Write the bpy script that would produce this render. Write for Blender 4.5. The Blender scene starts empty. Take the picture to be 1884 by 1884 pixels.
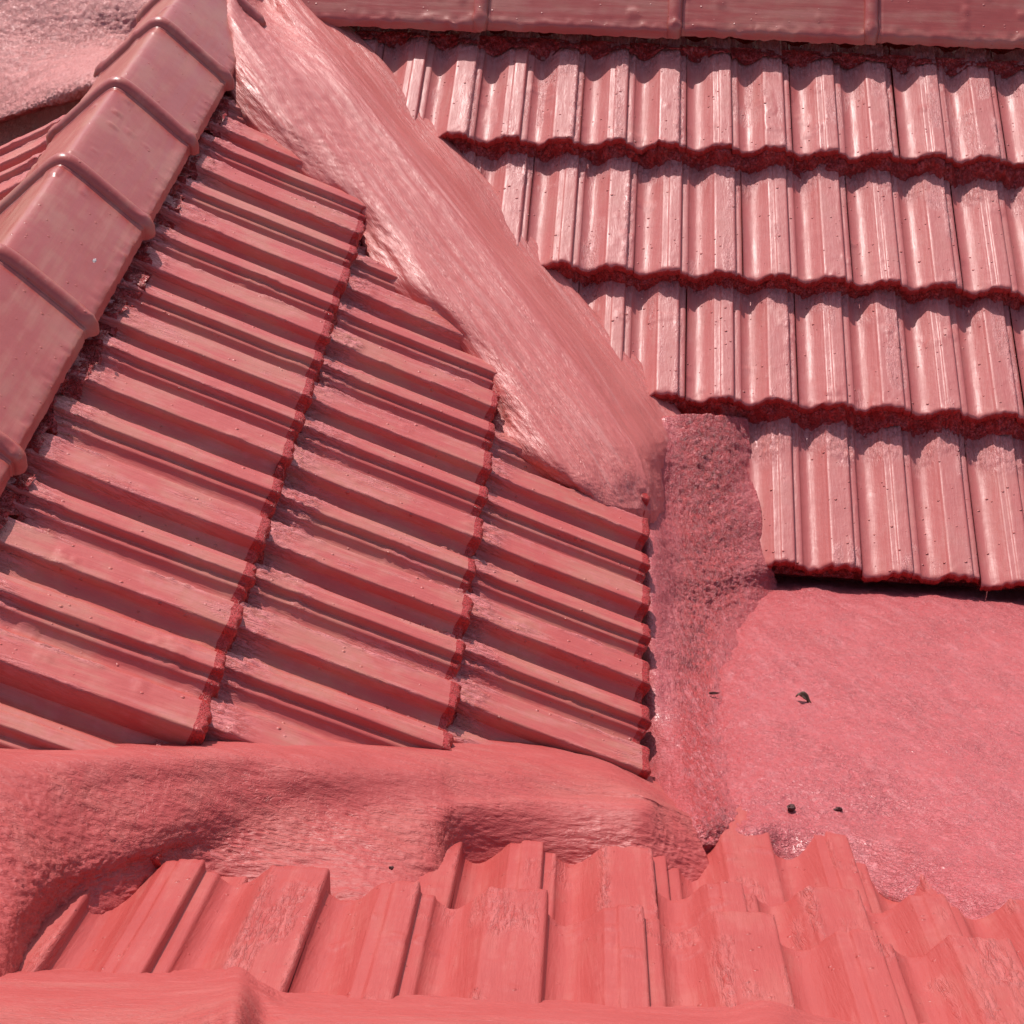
import bpy, math
import numpy as np
from mathutils import Matrix, Vector

# ------------------------------------------------------------------ camera, sky, sun, exposure
S = bpy.context.scene
LIFT = Vector((0.0, 0.0, 5.2))          # the eye stands 5.2 m above the yard
MC = np.array([[0.99774259, -0.05633234, 0.03655661],
               [0.06111247, 0.53598791, -0.84201083],
               [0.02783854, 0.84234413, 0.53822057]])     # camera axes in the world
FPX, CPX = 3400.0, 942.0
cam = bpy.data.cameras.new('camera')
cam.sensor_fit = 'HORIZONTAL'
cam.sensor_width = 36.0
cam.lens = FPX / 1884.0 * 36.0
cam.clip_start = 0.02
cam.clip_end = 2000.0
co = bpy.data.objects.new('camera', cam)
S.collection.objects.link(co)
U_, _, Vt_ = np.linalg.svd(MC)
R_ = U_ @ Vt_
co.matrix_world = Matrix.Translation(LIFT) @ Matrix(R_.tolist()).to_4x4()
S.camera = co

SUN = Vector((-0.25, 0.52, 0.82)).normalized()
wd = bpy.data.worlds.new('World')
S.world = wd
wd.use_nodes = True
nt = wd.node_tree
nt.nodes.clear()
sky = nt.nodes.new('ShaderNodeTexSky')
sky.sky_type = 'NISHITA'
sky.sun_disc = False
sky.sun_elevation = math.asin(SUN.z)
sky.sun_rotation = math.atan2(SUN.x, SUN.y)
sky.altitude = 50
sky.air_density = 1.2
sky.dust_density = 2.0
bg = nt.nodes.new('ShaderNodeBackground')
bg.inputs[1].default_value = 0.135
wo = nt.nodes.new('ShaderNodeOutputWorld')
nt.links.new(sky.outputs[0], bg.inputs[0])
nt.links.new(bg.outputs[0], wo.inputs[0])
sl = bpy.data.lights.new('sun', 'SUN')
sl.energy = 3.9
sl.angle = math.radians(0.5)
sl.color = (1.0, 0.955, 0.90)
so = bpy.data.objects.new('sun', sl)
S.collection.objects.link(so)
so.rotation_euler = SUN.to_track_quat('Z', 'Y').to_euler()
so.location = (0, 0, 12)
S.view_settings.view_transform = 'Standard'
S.view_settings.look = 'None'
S.view_settings.gamma = 1.0
S.view_settings.use_curve_mapping = False
S.view_settings.exposure = 0.12

# ------------------------------------------------------------------ noise
def _h(ix, iy, iz, seed):
    n = (ix * 73856093) ^ (iy * 19349663) ^ (iz * 83492791) ^ (seed * 2654435 + 12345)
    n = (n ^ (n >> 13)) & 0x7fffffff
    n = (n * (n * n * 15731 + 789221) + 1376312589) & 0x7fffffff
    return n / 1073741824.0 - 1.0

def noise(p, seed=0):
    i = np.floor(p).astype(np.int64)
    f = p - i
    w = f * f * f * (f * (f * 6 - 15) + 10)
    r = 0
    for a in (0, 1):
        for b in (0, 1):
            for c in (0, 1):
                r = r + _h(i[:, 0] + a, i[:, 1] + b, i[:, 2] + c, seed) * \
                    (w[:, 0] if a else 1 - w[:, 0]) * (w[:, 1] if b else 1 - w[:, 1]) * (w[:, 2] if c else 1 - w[:, 2])
    return r

def fbm(p, seed=0, octs=3, gain=0.5):
    r = 0
    a = 1.0
    for k in range(octs):
        r = r + a * noise(p * (2.03 ** k), seed + k * 17)
        a *= gain
    return r

def ridged(p, seed=0, octs=3):
    r = 0
    a = 1.0
    for k in range(octs):
        r = r + a * (1 - 2.2 * np.abs(noise(p * (2.1 ** k), seed + k * 31)))
        a *= 0.5
    return r

def sstep(a, b, x):
    t = np.clip((x - a) / (b - a), 0, 1)
    return t * t * (3 - 2 * t)

# ------------------------------------------------------------------ mesh plumbing
def link(o):
    S.collection.objects.link(o)
    return o

def mesh_grid(name, P, nu, nv, mat, flip=False, extra=None, smooth=True):
    """P: (nu*nv,3), row-major over nu rows of nv points."""
    idx = np.arange(nu * nv).reshape(nu, nv)
    a = idx[:-1, :-1].ravel(); b = idx[:-1, 1:].ravel(); c = idx[1:, 1:].ravel(); d = idx[1:, :-1].ravel()
    F = np.stack([a, d, c, b] if flip else [a, b, c, d], 1)
    if extra is not None:
        F = np.concatenate([F, extra])
    me = bpy.data.meshes.new(name)
    me.vertices.add(len(P))
    me.vertices.foreach_set('co', np.asarray(P, dtype=np.float32).ravel())
    me.loops.add(F.size)
    me.loops.foreach_set('vertex_index', F.ravel().astype(np.int32))
    me.polygons.add(len(F))
    me.polygons.foreach_set('loop_start', np.arange(0, F.size, 4, dtype=np.int32))
    me.polygons.foreach_set('use_smooth', np.full(len(F), smooth))
    me.update(calc_edges=True)
    me.validate()
    me.materials.append(mat)
    return me

def normals(P, nu, nv):
    G = P.reshape(nu, nv, 3)
    n = np.cross(np.gradient(G, axis=0), np.gradient(G, axis=1))
    n /= np.linalg.norm(n, axis=2, keepdims=True) + 1e-12
    return n.reshape(-1, 3)

def tag(o, label=None, cat=None, group=None, kind=None):
    if label: o['label'] = label
    if cat: o['category'] = cat
    if group: o['group'] = group
    if kind: o['kind'] = kind
    return o

def root(name, loc, label, cat):
    o = bpy.data.objects.new(name, None)
    o.empty_display_size = 0.1
    o.location = Vector(loc) + LIFT
    link(o)
    return tag(o, label, cat)

def part(name, me, parent, M):
    """M: 4x4 in the roof frame (eye at the origin)"""
    o = bpy.data.objects.new(name, me)
    link(o)
    MW = Matrix.Translation(LIFT) @ M
    if parent is None:
        o.matrix_basis = MW
    else:
        o.parent = parent
        o.matrix_basis = Matrix.Translation(-parent.location) @ MW
    return o

def frame(o, x, y, z):
    return Matrix(((x[0], y[0], z[0], o[0]), (x[1], y[1], z[1], o[1]), (x[2], y[2], z[2], o[2]), (0, 0, 0, 1)))

# ------------------------------------------------------------------ paint materials
def paint(name, base=(0.56, 0.085, 0.075), alt=(0.40, 0.16, 0.115), pink=(0.62, 0.17, 0.18), alt_amt=0.3, pink_amt=0.3,
          rough=0.42, spec=0.5, grain=1.0, lump=0.0, streak=0.0, wrinkle=0.0, blister=0.0, objspace=True, coat=0.0, dark=(0.30, 0.02, 0.018), pits=0.25,
          streak_axis=1, along=None, along_k=0.85, daub=None, daub_h=0.0008):
    m = bpy.data.materials.new(name)
    m.use_nodes = True
    t = m.node_tree
    N = t.nodes
    L = t.links.new
    bsdf = N['Principled BSDF']
    def math_(op, a, b=None, c=None, clamp=False):
        n = N.new('ShaderNodeMath'); n.operation = op; n.use_clamp = clamp
        for k, v in enumerate((a, b, c)):
            if v is None: continue
            if isinstance(v, (int, float)): n.inputs[k].default_value = v
            else: L(v, n.inputs[k])
        return n.outputs[0]
    def mrange(v, a, b, c=0.0, d=1.0):
        n = N.new('ShaderNodeMapRange'); n.interpolation_type = 'SMOOTHSTEP'
        L(v, n.inputs[0])
        for k, x in enumerate((a, b, c, d)): n.inputs[k + 1].default_value = x
        return n.outputs[0]
    def mix(f, a, b):
        n = N.new('ShaderNodeMix'); n.data_type = 'RGBA'
        if isinstance(f, (int, float)): n.inputs[0].default_value = f
        else: L(f, n.inputs[0])
        for k, v in ((6, a), (7, b)):
            if isinstance(v, tuple): n.inputs[k].default_value = (*v, 1)
            else: L(v, n.inputs[k])
        return n.outputs[2]
    if objspace:
        tc = N.new('ShaderNodeTexCoord')
        oi = N.new('ShaderNodeObjectInfo')
        ad = N.new('ShaderNodeVectorMath'); ad.operation = 'MULTIPLY_ADD'
        cx = N.new('ShaderNodeCombineXYZ')
        for k in range(3): L(oi.outputs['Random'], cx.inputs[k])
        L(cx.outputs[0], ad.inputs[0]); ad.inputs[1].default_value = (31, 57, 13); L(tc.outputs['Object'], ad.inputs[2])
        P = ad.outputs[0]
    else:
        ge = N.new('ShaderNodeNewGeometry')
        P = ge.outputs['Position']
        if along is not None:
            dt = N.new('ShaderNodeVectorMath'); dt.operation = 'DOT_PRODUCT'; L(P, dt.inputs[0]); dt.inputs[1].default_value = along
            sc0 = N.new('ShaderNodeVectorMath'); sc0.operation = 'SCALE'; sc0.inputs[0].default_value = [along_k * c for c in along]; L(dt.outputs['Value'], sc0.inputs['Scale'])
            sb = N.new('ShaderNodeVectorMath'); sb.operation = 'SUBTRACT'; L(P, sb.inputs[0]); L(sc0.outputs[0], sb.inputs[1])
            P = sb.outputs[0]
    def nz(scale, detail=2, rough_=0.5, dist=0.0, sc=None):
        n = N.new('ShaderNodeTexNoise'); n.inputs['Scale'].default_value = scale; n.inputs['Detail'].default_value = detail
        n.inputs['Roughness'].default_value = rough_; n.inputs['Distortion'].default_value = dist
        v = P
        if sc:
            mp = N.new('ShaderNodeVectorMath'); mp.operation = 'MULTIPLY'; L(P, mp.inputs[0]); mp.inputs[1].default_value = sc; v = mp.outputs[0]
        L(v, n.inputs['Vector'])
        return n.outputs['Fac']
    st = [1, 1, 1]; st[streak_axis] = 0.07; st = tuple(st)
    big = nz(7.5, 3, 0.62, 0.3)
    str_ = nz(60, 3, 0.6, 0.2, st)
    med = nz(75, 3, 0.55, 0.3)
    col = mix(mrange(math_('MULTIPLY_ADD', big, 0.6, math_('MULTIPLY', str_, 0.4)), 0.50 - 0.12 * alt_amt, 0.64 - 0.04 * alt_amt, 0, alt_amt), base, alt)
    col = mix(mrange(math_('MULTIPLY_ADD', med, 0.4, math_('MULTIPLY', str_, 0.6)), 0.50, 0.66, 0, pink_amt), col, pink)
    col = mix(mrange(big, 0.30, 0.55, 0.20, 0.0), col, (base[0] * 0.74, base[1] * 0.60, base[2] * 0.60))
    vs = N.new('ShaderNodeTexVoronoi'); vs.inputs['Scale'].default_value = 110; L(P, vs.inputs['Vector'])
    if pits:
        sp = mrange(vs.outputs['Distance'], 0.06, 0.16, 1.0, 0.0)
        sp = math_('MULTIPLY', sp, mrange(big, 0.56, 0.66))
        col = mix(math_('MULTIPLY', sp, pits), col, dark)
    if daub:
        an = N.new('ShaderNodeAttribute'); an.attribute_name = 'daub'
        dn = nz(170, 3, 0.6, 1.2, tuple(0.16 if c_ < 1 else 1.0 for c_ in st))
        dm = math_('MULTIPLY', an.outputs['Fac'], mrange(dn, 0.40, 0.56))
        col = mix(math_('MULTIPLY', dm, 0.8), col, daub)
    L(col, bsdf.inputs['Base Color'])
    L(mrange(str_, 0.35, 0.65, rough - 0.06, rough + 0.07), bsdf.inputs['Roughness'])
    bsdf.inputs['Specular IOR Level'].default_value = spec
    bsdf.inputs['Coat Weight'].default_value = coat
    bsdf.inputs['Coat Roughness'].default_value = 0.3
    # relief in metres
    h = math_('MULTIPLY', med, 0.0017 * grain)
    if grain > 0.6:
        h = math_('MULTIPLY_ADD', nz(380, 2, 0.6), 0.0004 * grain, h)
    if lump:
        sc_ = N.new('ShaderNodeSeparateColor'); L(vs.outputs['Color'], sc_.inputs[0])
        k = math_('SUBTRACT', math_('MULTIPLY', sc_.outputs[0], 0.42), math_('ADD', vs.outputs['Distance'], 0.06))
        k = math_('MULTIPLY', math_('MAXIMUM', k, 0.0), math_('MULTIPLY', math_('GREATER_THAN', sc_.outputs[1], 0.80), 3.0))
        h = math_('MULTIPLY_ADD', k, 0.0028 * lump, h)
    if streak:
        h = math_('MULTIPLY_ADD', nz(230, 2, 0.6, 0.3, st), 0.0016 * streak, h)
    if wrinkle:
        w = nz(130, 3, 0.55, 1.1)
        w = math_('ABSOLUTE', math_('SUBTRACT', w, 0.5))
        h = math_('SUBTRACT', h, math_('MULTIPLY', math_('MULTIPLY', mrange(w, 0.0, 0.09, 1.0, 0.0), mrange(big, 0.4, 0.6, 0.35, 1.0)), 0.0022 * wrinkle))
    if daub:
        dr = math_('ABSOLUTE', math_('SUBTRACT', dn, 0.5))
        h = math_('MULTIPLY_ADD', math_('MULTIPLY', an.outputs['Fac'], mrange(dr, 0.0, 0.12, 0.0, 1.0)), daub_h, h)
    if blister:
        h = math_('MULTIPLY_ADD', mrange(nz(210, 2, 0.6, 1.4), 0.48, 0.62), 0.0022 * blister, h)
    b = N.new('ShaderNodeBump'); b.inputs['Strength'].default_value = 1.0; b.inputs['Distance'].default_value = 1.0
    L(h, b.inputs['Height'])
    L(b.outputs[0], bsdf.inputs['Normal'])
    return m

VDIR = (0.5595, -0.7617, -0.3267)      # down the valley between the roofs
MA = paint('paint_back_tiles', base=(0.47, 0.115, 0.103), pink=(0.52, 0.18, 0.17), alt_amt=0.2, pink_amt=0.35, rough=0.50, spec=0.55, grain=0.30, lump=1.6, streak=0.25, daub=(0.57, 0.20, 0.19))
MB = paint('paint_side_tiles', base=(0.50, 0.090, 0.077), alt=(0.46, 0.165, 0.115), alt_amt=0.7, pink_amt=0.3, rough=0.46, spec=0.45, grain=0.22, lump=0.8, streak=0.45, daub=(0.64, 0.185, 0.18))
MCm = paint('paint_front_tiles', base=(0.42, 0.062, 0.054), pink=(0.48, 0.11, 0.098), alt_amt=0.15, pink_amt=0.35, rough=0.48, spec=0.4, grain=0.22, lump=0.6, streak=0.5, daub=(0.52, 0.125, 0.112))
MR = paint('paint_ridge_caps', base=(0.40, 0.072, 0.058), alt=(0.43, 0.165, 0.115), alt_amt=0.55, pink_amt=0.12, rough=0.37, spec=0.6, grain=0.14, lump=0.4, streak=0.14)
MV = paint('paint_valley_mortar', base=(0.54, 0.125, 0.108), pink=(0.62, 0.225, 0.20), alt_amt=0.0, pink_amt=0.55, rough=0.47, spec=0.6, grain=0.55, wrinkle=0.26, blister=0.10, objspace=False, along=VDIR, along_k=0.90)
MSH = paint('paint_sheet_mortar', base=(0.60, 0.20, 0.18), pink=(0.68, 0.32, 0.29), alt_amt=0.0, pink_amt=0.6, rough=0.50, spec=0.5, grain=0.9, wrinkle=0.5, blister=0.3, objspace=False)
MK = paint('paint_kerb_mortar', base=(0.44, 0.068, 0.061), pink=(0.49, 0.11, 0.10), alt_amt=0.15, pink_amt=0.35, rough=0.50, spec=0.4, grain=0.55, lump=0.4, wrinkle=0.22, blister=0.10, objspace=False, along=(1.0, 0.0, 0.0), along_k=0.78)
MS = paint('paint_slab', base=(0.48, 0.088, 0.094), pink=(0.54, 0.142, 0.150), alt_amt=0.05, pink_amt=0.6, rough=0.40, spec=0.55, grain=0.7, lump=0.5, wrinkle=0.42, blister=0.28, objspace=False, along=(0.6, -0.72, 0.35), along_k=0.5, daub=(0.42, 0.036, 0.036), daub_h=0.0010, pits=0)
MW = MS
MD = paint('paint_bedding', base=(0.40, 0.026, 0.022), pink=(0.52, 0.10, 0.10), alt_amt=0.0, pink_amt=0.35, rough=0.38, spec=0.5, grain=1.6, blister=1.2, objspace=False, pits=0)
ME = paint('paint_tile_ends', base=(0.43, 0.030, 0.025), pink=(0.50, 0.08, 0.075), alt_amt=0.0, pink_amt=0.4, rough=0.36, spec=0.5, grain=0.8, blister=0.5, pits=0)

# ------------------------------------------------------------------ roof planes
A_UP = np.array([0, 0.900111, 0.435660]); A_N = np.array([0, -0.435660, 0.900111]); A_O = np.array([-0.25525, 3.68963, -1.41770])
B_V = np.array([0.891533, 0, -0.452955]); B_N = np.array([0.452955, 0, 0.891533]); B_O = np.array([-0.425450, 3.099942, -1.400640])
C_V = np.array([0, 0.903281, -0.429048]); C_N = np.array([0, 0.429048, 0.903281]); C_O = np.array([0, 0, -0.713023])
S_N = np.array([0, 0.329, 1.0]); S_N = S_N / np.linalg.norm(S_N); S_O = np.array([0, 1.716, -1.552])
L_N = np.array([-0.452955, 0, 0.891533]); L_O = np.array([-0.971, 3.0, -1.250])
H_N = np.array([0.0, 0.0, 1.0])
PL = {'A': (A_O, A_N), 'B': (B_O, B_N), 'C': (C_O, C_N), 'S': (S_O, S_N), 'L': (L_O, L_N)}

def ray(x, y):
    return MC @ np.array([(x - CPX) / FPX, -(y - CPX) / FPX, -1.0])

def at(x, y, pl, h=0.0):
    """the point of a plane (raised by h) that a sight line from the photograph meets"""
    d = ray(x, y)
    if pl == 'R':                      # h is the distance from the eye
        return d / np.linalg.norm(d) * h
    o, n = PL[pl]
    return d * (((o + n * h) @ n) / (d @ n))

# ------------------------------------------------------------------ the interlocking tile
HT = 0.027
PROF = [(0.0, 0.52), (0.006, 0.34), (0.025, 0.18), (0.055, 0.05), (0.09, 0.0), (0.125, 0.07), (0.16, 0.23), (0.20, 0.50), (0.235, 0.76), (0.243, 0.80),
        (0.247, 0.855), (0.275, 0.875), (0.303, 0.895), (0.308, 0.97), (0.318, 1.0), (0.37, 1.0), (0.412, 1.0), (0.421, 0.97),
        (0.425, 0.82), (0.428, 0.57), (0.433, 0.52), (0.46, 0.54), (0.487, 0.52), (0.495, 0.46), (0.499, 0.36), (0.505, 0.29), (0.53, 0.12), (0.56, 0.02),
        (0.59, 0.03), (0.63, 0.19), (0.67, 0.46), (0.70, 0.70), (0.724, 0.86), (0.730, 0.95), (0.742, 1.0), (0.79, 1.0), (0.84, 1.0), (0.89, 1.0)]
P_BC = PROF + [(0.94, 1.0), (0.984, 1.0), (0.995, 0.97), (1.0, 0.80), (1.004, 0.3), (1.006, -0.4)]
P_A = PROF + [(0.915, 1.0), (0.925, 0.96), (0.932, 0.62), (0.94, 0.52), (0.965, 0.54), (0.985, 0.50), (0.996, 0.40), (1.0, 0.1), (1.004, -0.4)]

def dense(pr, maxd):
    xs = [pr[0][0]]; zs = [pr[0][1]]
    for (a, za), (b, zb) in zip(pr[:-1], pr[1:]):
        n = max(1, int(math.ceil((b - a) / maxd)))
        for k in range(1, n + 1):
            xs.append(a + (b - a) * k / n); zs.append(za + (zb - za) * k / n)
    return np.array(xs), np.array(zs)

def tile_mesh(name, mat, seed, w, length, prof, mirror, maxd=0.02, dy=0.0042, drop=0.09, seam=1.0, top_rough=1.0, top_at=0.31, calm=1.0, lo=0.0, scrape=False, ends=2):
    xs, zs = dense(prof, maxd)
    # rows: rolled lower end, body
    ye = [-0.0005, -0.001, 0.0006, 0.003, 0.0065]
    yb = list(np.arange(0.011, length + 1e-6, dy))
    Y = np.array(ye + yb)
    ze = np.array([-0.017, -0.010, -0.0035, -0.0010, -0.0002] + [0.0] * len(yb))
    nv = len(xs); nu = len(Y)
    X = np.tile(xs, nu) * w
    YY = np.repeat(Y, nv)
    Z = np.tile(zs - 1.0, nu) * (HT * (0.84 if prof is P_A else 1.0)) + np.repeat(ze, nv) - drop * YY
    s = np.tile(xs, nu)
    q = np.stack([X, YY, np.full_like(X, seed * 3.7)], 1)
    # slow warp of hand-made pieces and thick paint
    Z = Z + calm * 0.0007 * noise(q * 12, seed) + calm * 0.00018 * fbm(q * 60, seed + 3, 2)
    # ragged paint ridge along the joint
    js = np.exp(-((s - 0.93) / 0.035) ** 2) if prof is P_A else np.exp(-((s - 0.74) / 0.03) ** 2) + 0.5 * np.exp(-((s - 0.985) / 0.02) ** 2)
    jm = sstep(-0.25, 0.35, noise(q * np.array([6, 11, 1]), seed + 5))
    Z = Z + seam * js * jm * 0.0016 * ridged(q * np.array([150, 45, 1]), seed + 7, 2)
    D = np.clip(js * jm * seam, 0, 1)
    if scrape:
        sm = sstep(0.735, 0.77, s) * sstep(0.985, 0.95, s) * sstep(-0.15, 0.25, noise(q * np.array([5, 7, 1]), seed + 31))
        sm = sm * sstep(-0.20, 0.25, noise(q * np.array([38, 13, 1]), seed + 37))
        D = np.maximum(D, sm * 0.85)
        Z = Z + sm * (0.0008 * ridged(q * np.array([190, 42, 1]), seed + 33, 2) + 0.0010 * fbm(q * np.array([90, 60, 1]), seed + 35, 2))
    # lumps of mortar and paint where the row above sits
    tm = sstep(top_at - 0.075, top_at - 0.005, YY + 0.035 * noise(q * 22, seed + 9)) * top_rough
    Z = Z + tm * (0.0010 + 0.0036 * np.abs(fbm(q * np.array([130, 90, 1]), seed + 11, 3)))
    patch = sstep(0.14, 0.34, noise(q * np.array([16, 7, 1]), seed + 41)) * sstep(0.0, 0.3, noise(q * np.array([60, 9, 1]), seed + 43))
    D = np.clip(np.maximum(np.maximum(D, tm * 0.9), patch * 0.6 * (s > 0.3)), 0, 1)
    # blobs scattered on the face
    bm = sstep(0.40, 0.62, noise(q * 34, seed + 13)) * sstep(0.1, 0.4, noise(q * 9, seed + 14))
    Z = Z + bm * 0.0016 * (0.4 + np.abs(noise(q * 150, seed + 15)))
    # ragged lower edge
    em = np.repeat(np.array([1, 1, 1, 0.8, 0.5] + [max(0, 0.35 - 0.06 * k) for k in range(len(yb))]), nv)
    YY2 = YY + em * 0.0035 * fbm(q * np.array([110, 60, 1]), seed + 21, 3)
    Z = Z + em * 0.0016 * fbm(q * 120, seed + 23, 2)
    if mirror:
        X = -X
    P = np.stack([X, YY2, Z + lo], 1)
    me = mesh_grid(name, P, nu, nv, mat, flip=mirror)
    at_ = me.attributes.new('daub', 'FLOAT', 'POINT')
    at_.data.foreach_set('value', D.astype(np.float32))
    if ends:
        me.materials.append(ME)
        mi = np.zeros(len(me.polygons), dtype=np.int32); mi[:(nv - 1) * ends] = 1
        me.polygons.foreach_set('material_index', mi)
    return me

# ------------------------------------------------------------------ lofted mortar surfaces
def cr(P, t):
    """Catmull-Rom through rows of P (k, ...) at parameters t in [0,k-1]"""
    k = len(P)
    i = np.clip(np.floor(t).astype(int), 0, k - 2)
    f = (t - i).reshape((-1,) + (1,) * (P.ndim - 1))
    ext = np.concatenate([2 * P[:1] - P[1:2], P, 2 * P[-1:] - P[-2:-1]])
    p0, p1, p2, p3 = ext[i], ext[i + 1], ext[i + 2], ext[i + 3]
    return 0.5 * (2 * p1 + (p2 - p0) * f + (2 * p0 - 5 * p1 + 4 * p2 - p3) * f ** 2 + (3 * p1 - p0 - 3 * p2 + p3) * f ** 3)

def loft(ctrl, su, sv, seed=1, amp=1.0, ax=(1, 1, 1), along=None, kbig=1.0, groove=0.0):
    """ctrl: rows of (px, py, plane, h, rough) ; returns points with real relief"""
    G = np.array([[np.append(at(c[0], c[1], c[2], c[3]), c[4]) for c in row] for row in ctrl])
    ku, kv = G.shape[:2]
    U = np.linspace(0, ku - 1, su); V = np.linspace(0, kv - 1, sv)
    H = cr(G, U)                       # su, kv, 4
    H = np.swapaxes(cr(np.swapaxes(H, 0, 1), V), 0, 1)    # su, sv, 4
    P = H[:, :, :3].reshape(-1, 3); r = np.clip(H[:, :, 3].ravel(), 0, None)
    N = normals(P, su, sv)
    if N[:, 2].mean() < 0: N = -N; flip = True
    else: flip = False
    q = P * np.array(ax)
    if along is not None:
        q = P - 0.86 * np.outer(P @ np.array(along), np.array(along))
    d = 0.0050 * kbig * fbm(q * 9, seed, 2) + 0.0026 * fbm(q * 32, seed + 4, 3) + r * (0.0026 * fbm(q * 85, seed + 8, 3) + 0.0016 * ridged(q * 190, seed + 12, 2))
    if groove:
        a_ = np.array(along)
        q2 = P - 0.965 * np.outer(P @ a_, a_)
        d = d + groove * (0.0034 * fbm(q2 * 34, seed + 20, 2) + 0.0016 * ridged(q2 * 75, seed + 22, 2))
    P = P + N * (amp * d)[:, None]
    return P, r

def surf(name, ctrl, su, sv, mat, label, cat, parent=None, kind=None, seed=1, amp=1.0, ax=(1, 1, 1), skirt=0.05, along=None, kbig=1.0, groove=0.0):
    P, rgh = loft(ctrl, su, sv, seed=seed, amp=amp, ax=ax, along=along, kbig=kbig, groove=groove)
    # thickness: turn the border down
    G = P.reshape(su, sv, 3)
    dn = np.array([0, 0, -skirt])
    G = np.concatenate([G[:1] + dn, G, G[-1:] + dn], 0)
    G = np.concatenate([G[:, :1] + dn, G, G[:, -1:] + dn], 1)
    c = G.reshape(-1, 3).mean(0)
    P = G.reshape(-1, 3)
    me = mesh_grid(name, P - c, su + 2, sv + 2, mat, flip=False)
    at_ = me.attributes.new('daub', 'FLOAT', 'POINT')
    at_.data.foreach_set('value', np.pad(np.clip((rgh - 0.42) / 0.5, 0, 1).reshape(su, sv), 1, mode='edge').ravel().astype(np.float32))
    # orient
    if me.polygons[len(me.polygons) // 2].normal.z < 0:
        me.flip_normals()
    o = part(name, me, parent, Matrix.Translation(Vector(c)))
    tag(o, label, cat, kind=kind)
    return o

# ------------------------------------------------------------------ the three tiled roofs
roofA = root('roof_tiling', A_O, 'back roof slope of pink-red painted ribbed tiles, rows stepping down to the plastered slab', 'roof')
roofB = root('roof_tiling', B_O, 'left roof with ribs slanting down to the right below a line of angular ridge caps', 'roof')
roofC = root('roof_tiling', at(900, 1750, 'C'), 'front roof in the foreground, salmon painted tiles falling away from the eye', 'roof')

sd = 100
# back roof: rows fitted one by one
AX = (1.0, 0.0, 0.0)
rowsA = [(1, -0.0096, 0.2226, 0.0043, -0.0018, 0, range(-2, 8)), (2, 0.0082, 0.2186, 0.3374, 0.0014, 0.5, range(-2, 8)),
         (3, 0.0144, 0.2154, 0.6453, 0.0003, 0, range(0, 8)), (4, 0.0281, 0.2121, 0.9885, 0.0062, 0.5, range(2, 8))]
gA = 0.333
for k, u0, du, v0, dv, ph, ii in rowsA:
    for i in ii:
        sd += 1
        fi = i + ph
        # tile i lies between joint i and i+1
        o = A_O + np.array([u0 + du * fi, 0, 0]) - A_UP * (v0 + dv * fi) + A_N * (0.0015 * math.sin(sd * 2.3))
        me = tile_mesh('roof_tile', MA, sd, du, 0.37, P_A, False, drop=0.135, dy=0.0045, top_at=0.315 if k > 1 else 0.30)
        part('roof_tile', me, roofA, frame(o, AX, A_UP, A_N) @ Matrix.Rotation(0.004 * math.sin(sd * 5.1), 4, 'Z'))
# side roof (left): every course
BUR = (0.0, 1.0, 0.0)
upB = -B_V
tB = [-0.003, 0.207, 0.410, 0.612, 0.802, 1.022, 1.222, 1.430]
def tb(i):
    if i < 0: return -0.003 + 0.204 * i
    if i > 7: return 1.430 + 0.206 * (i - 7)
    return tB[i]
coursesB = [(0.000, tb, range(-3, 8), 0.40), (0.314, lambda i: 0.159 + 0.204 * i, range(-1, 7), 0.36), (0.612, lambda i: 0.127 + 0.2 * i, range(1, 6), 0.36)]
for v0, tf, ii, ln in coursesB:
    for i in ii:
        sd += 1
        t0 = tf(i); w = tf(i + 1) - t0
        o = B_O + B_V * v0 + np.array([0, -t0, 0]) + B_N * (0.0012 * math.sin(sd * 1.7) - (0.014 if i == 7 else 0.0))
        me = tile_mesh('roof_tile', MB, sd, w, ln, P_BC, True, drop=0.10, dy=0.0042, top_at=0.30 if v0 > 0 else 0.335, top_rough=1.2, ends=6)
        part('roof_tile', me, roofB, frame(o, BUR, upB, B_N) @ Matrix.Rotation(0.005 * math.sin(sd * 3.1), 4, 'Z'))
# its far face beyond the ridge
upL = np.array([0.891533, 0, 0.452955])
pL = at(45, 281, 'L')
for i in range(-1, 3):
    sd += 1
    o = np.array([-0.971 - 0.335 * 0.8915, pL[1] - 0.204 * i, L_O[2] - 0.335 * 0.453])
    me = tile_mesh('roof_tile', MB, sd, 0.204, 0.40, P_BC, False, drop=0.0, dy=0.006)
    part('roof_tile', me, roofB, frame(o, (0.0, -1.0, 0.0), upL, L_N))
# front roof
CUR = (-1.0, 0.0, 0.0)
upC = -C_V
rowsC = [(1, -0.249, 0.2385, 0.0, range(-2, 6), 0.46), (2, -0.117, 0.2275, -0.016, range(-2, 5), 0.26), (3, 0.262, 0.2330, -0.024, range(-1, 4), 0.42)]
for k, u0, du, h, ii, ln in rowsC:
    for i in ii:
        sd += 1
        u = u0 + du * i
        v0 = {1: 1.590 - 0.125 * (u + 0.12), 2: (1.86 if i < 1 else 1.725), 3: 2.06}[k]
        o = C_O + C_V * v0 + np.array([u, 0, 0]) + C_N * (h - (0.010 if k == 2 and i < 1 else 0.0))
        me = tile_mesh('roof_tile', MCm, sd, du, ln + (0.06 if k == 2 and i < 1 else 0), P_BC, True, maxd=0.013, drop=0.085 if k != 2 or i > 0 else 0.03, dy=0.0030, top_rough=0.0, seam=1.1, calm=0.5, scrape=(sd % 3 != 1), ends=0)
        part('roof_tile', me, roofC, frame(o, CUR, upC, C_N) @ Matrix.Rotation(0.004 * math.sin(sd * 4.7), 4, 'Z'))

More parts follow.
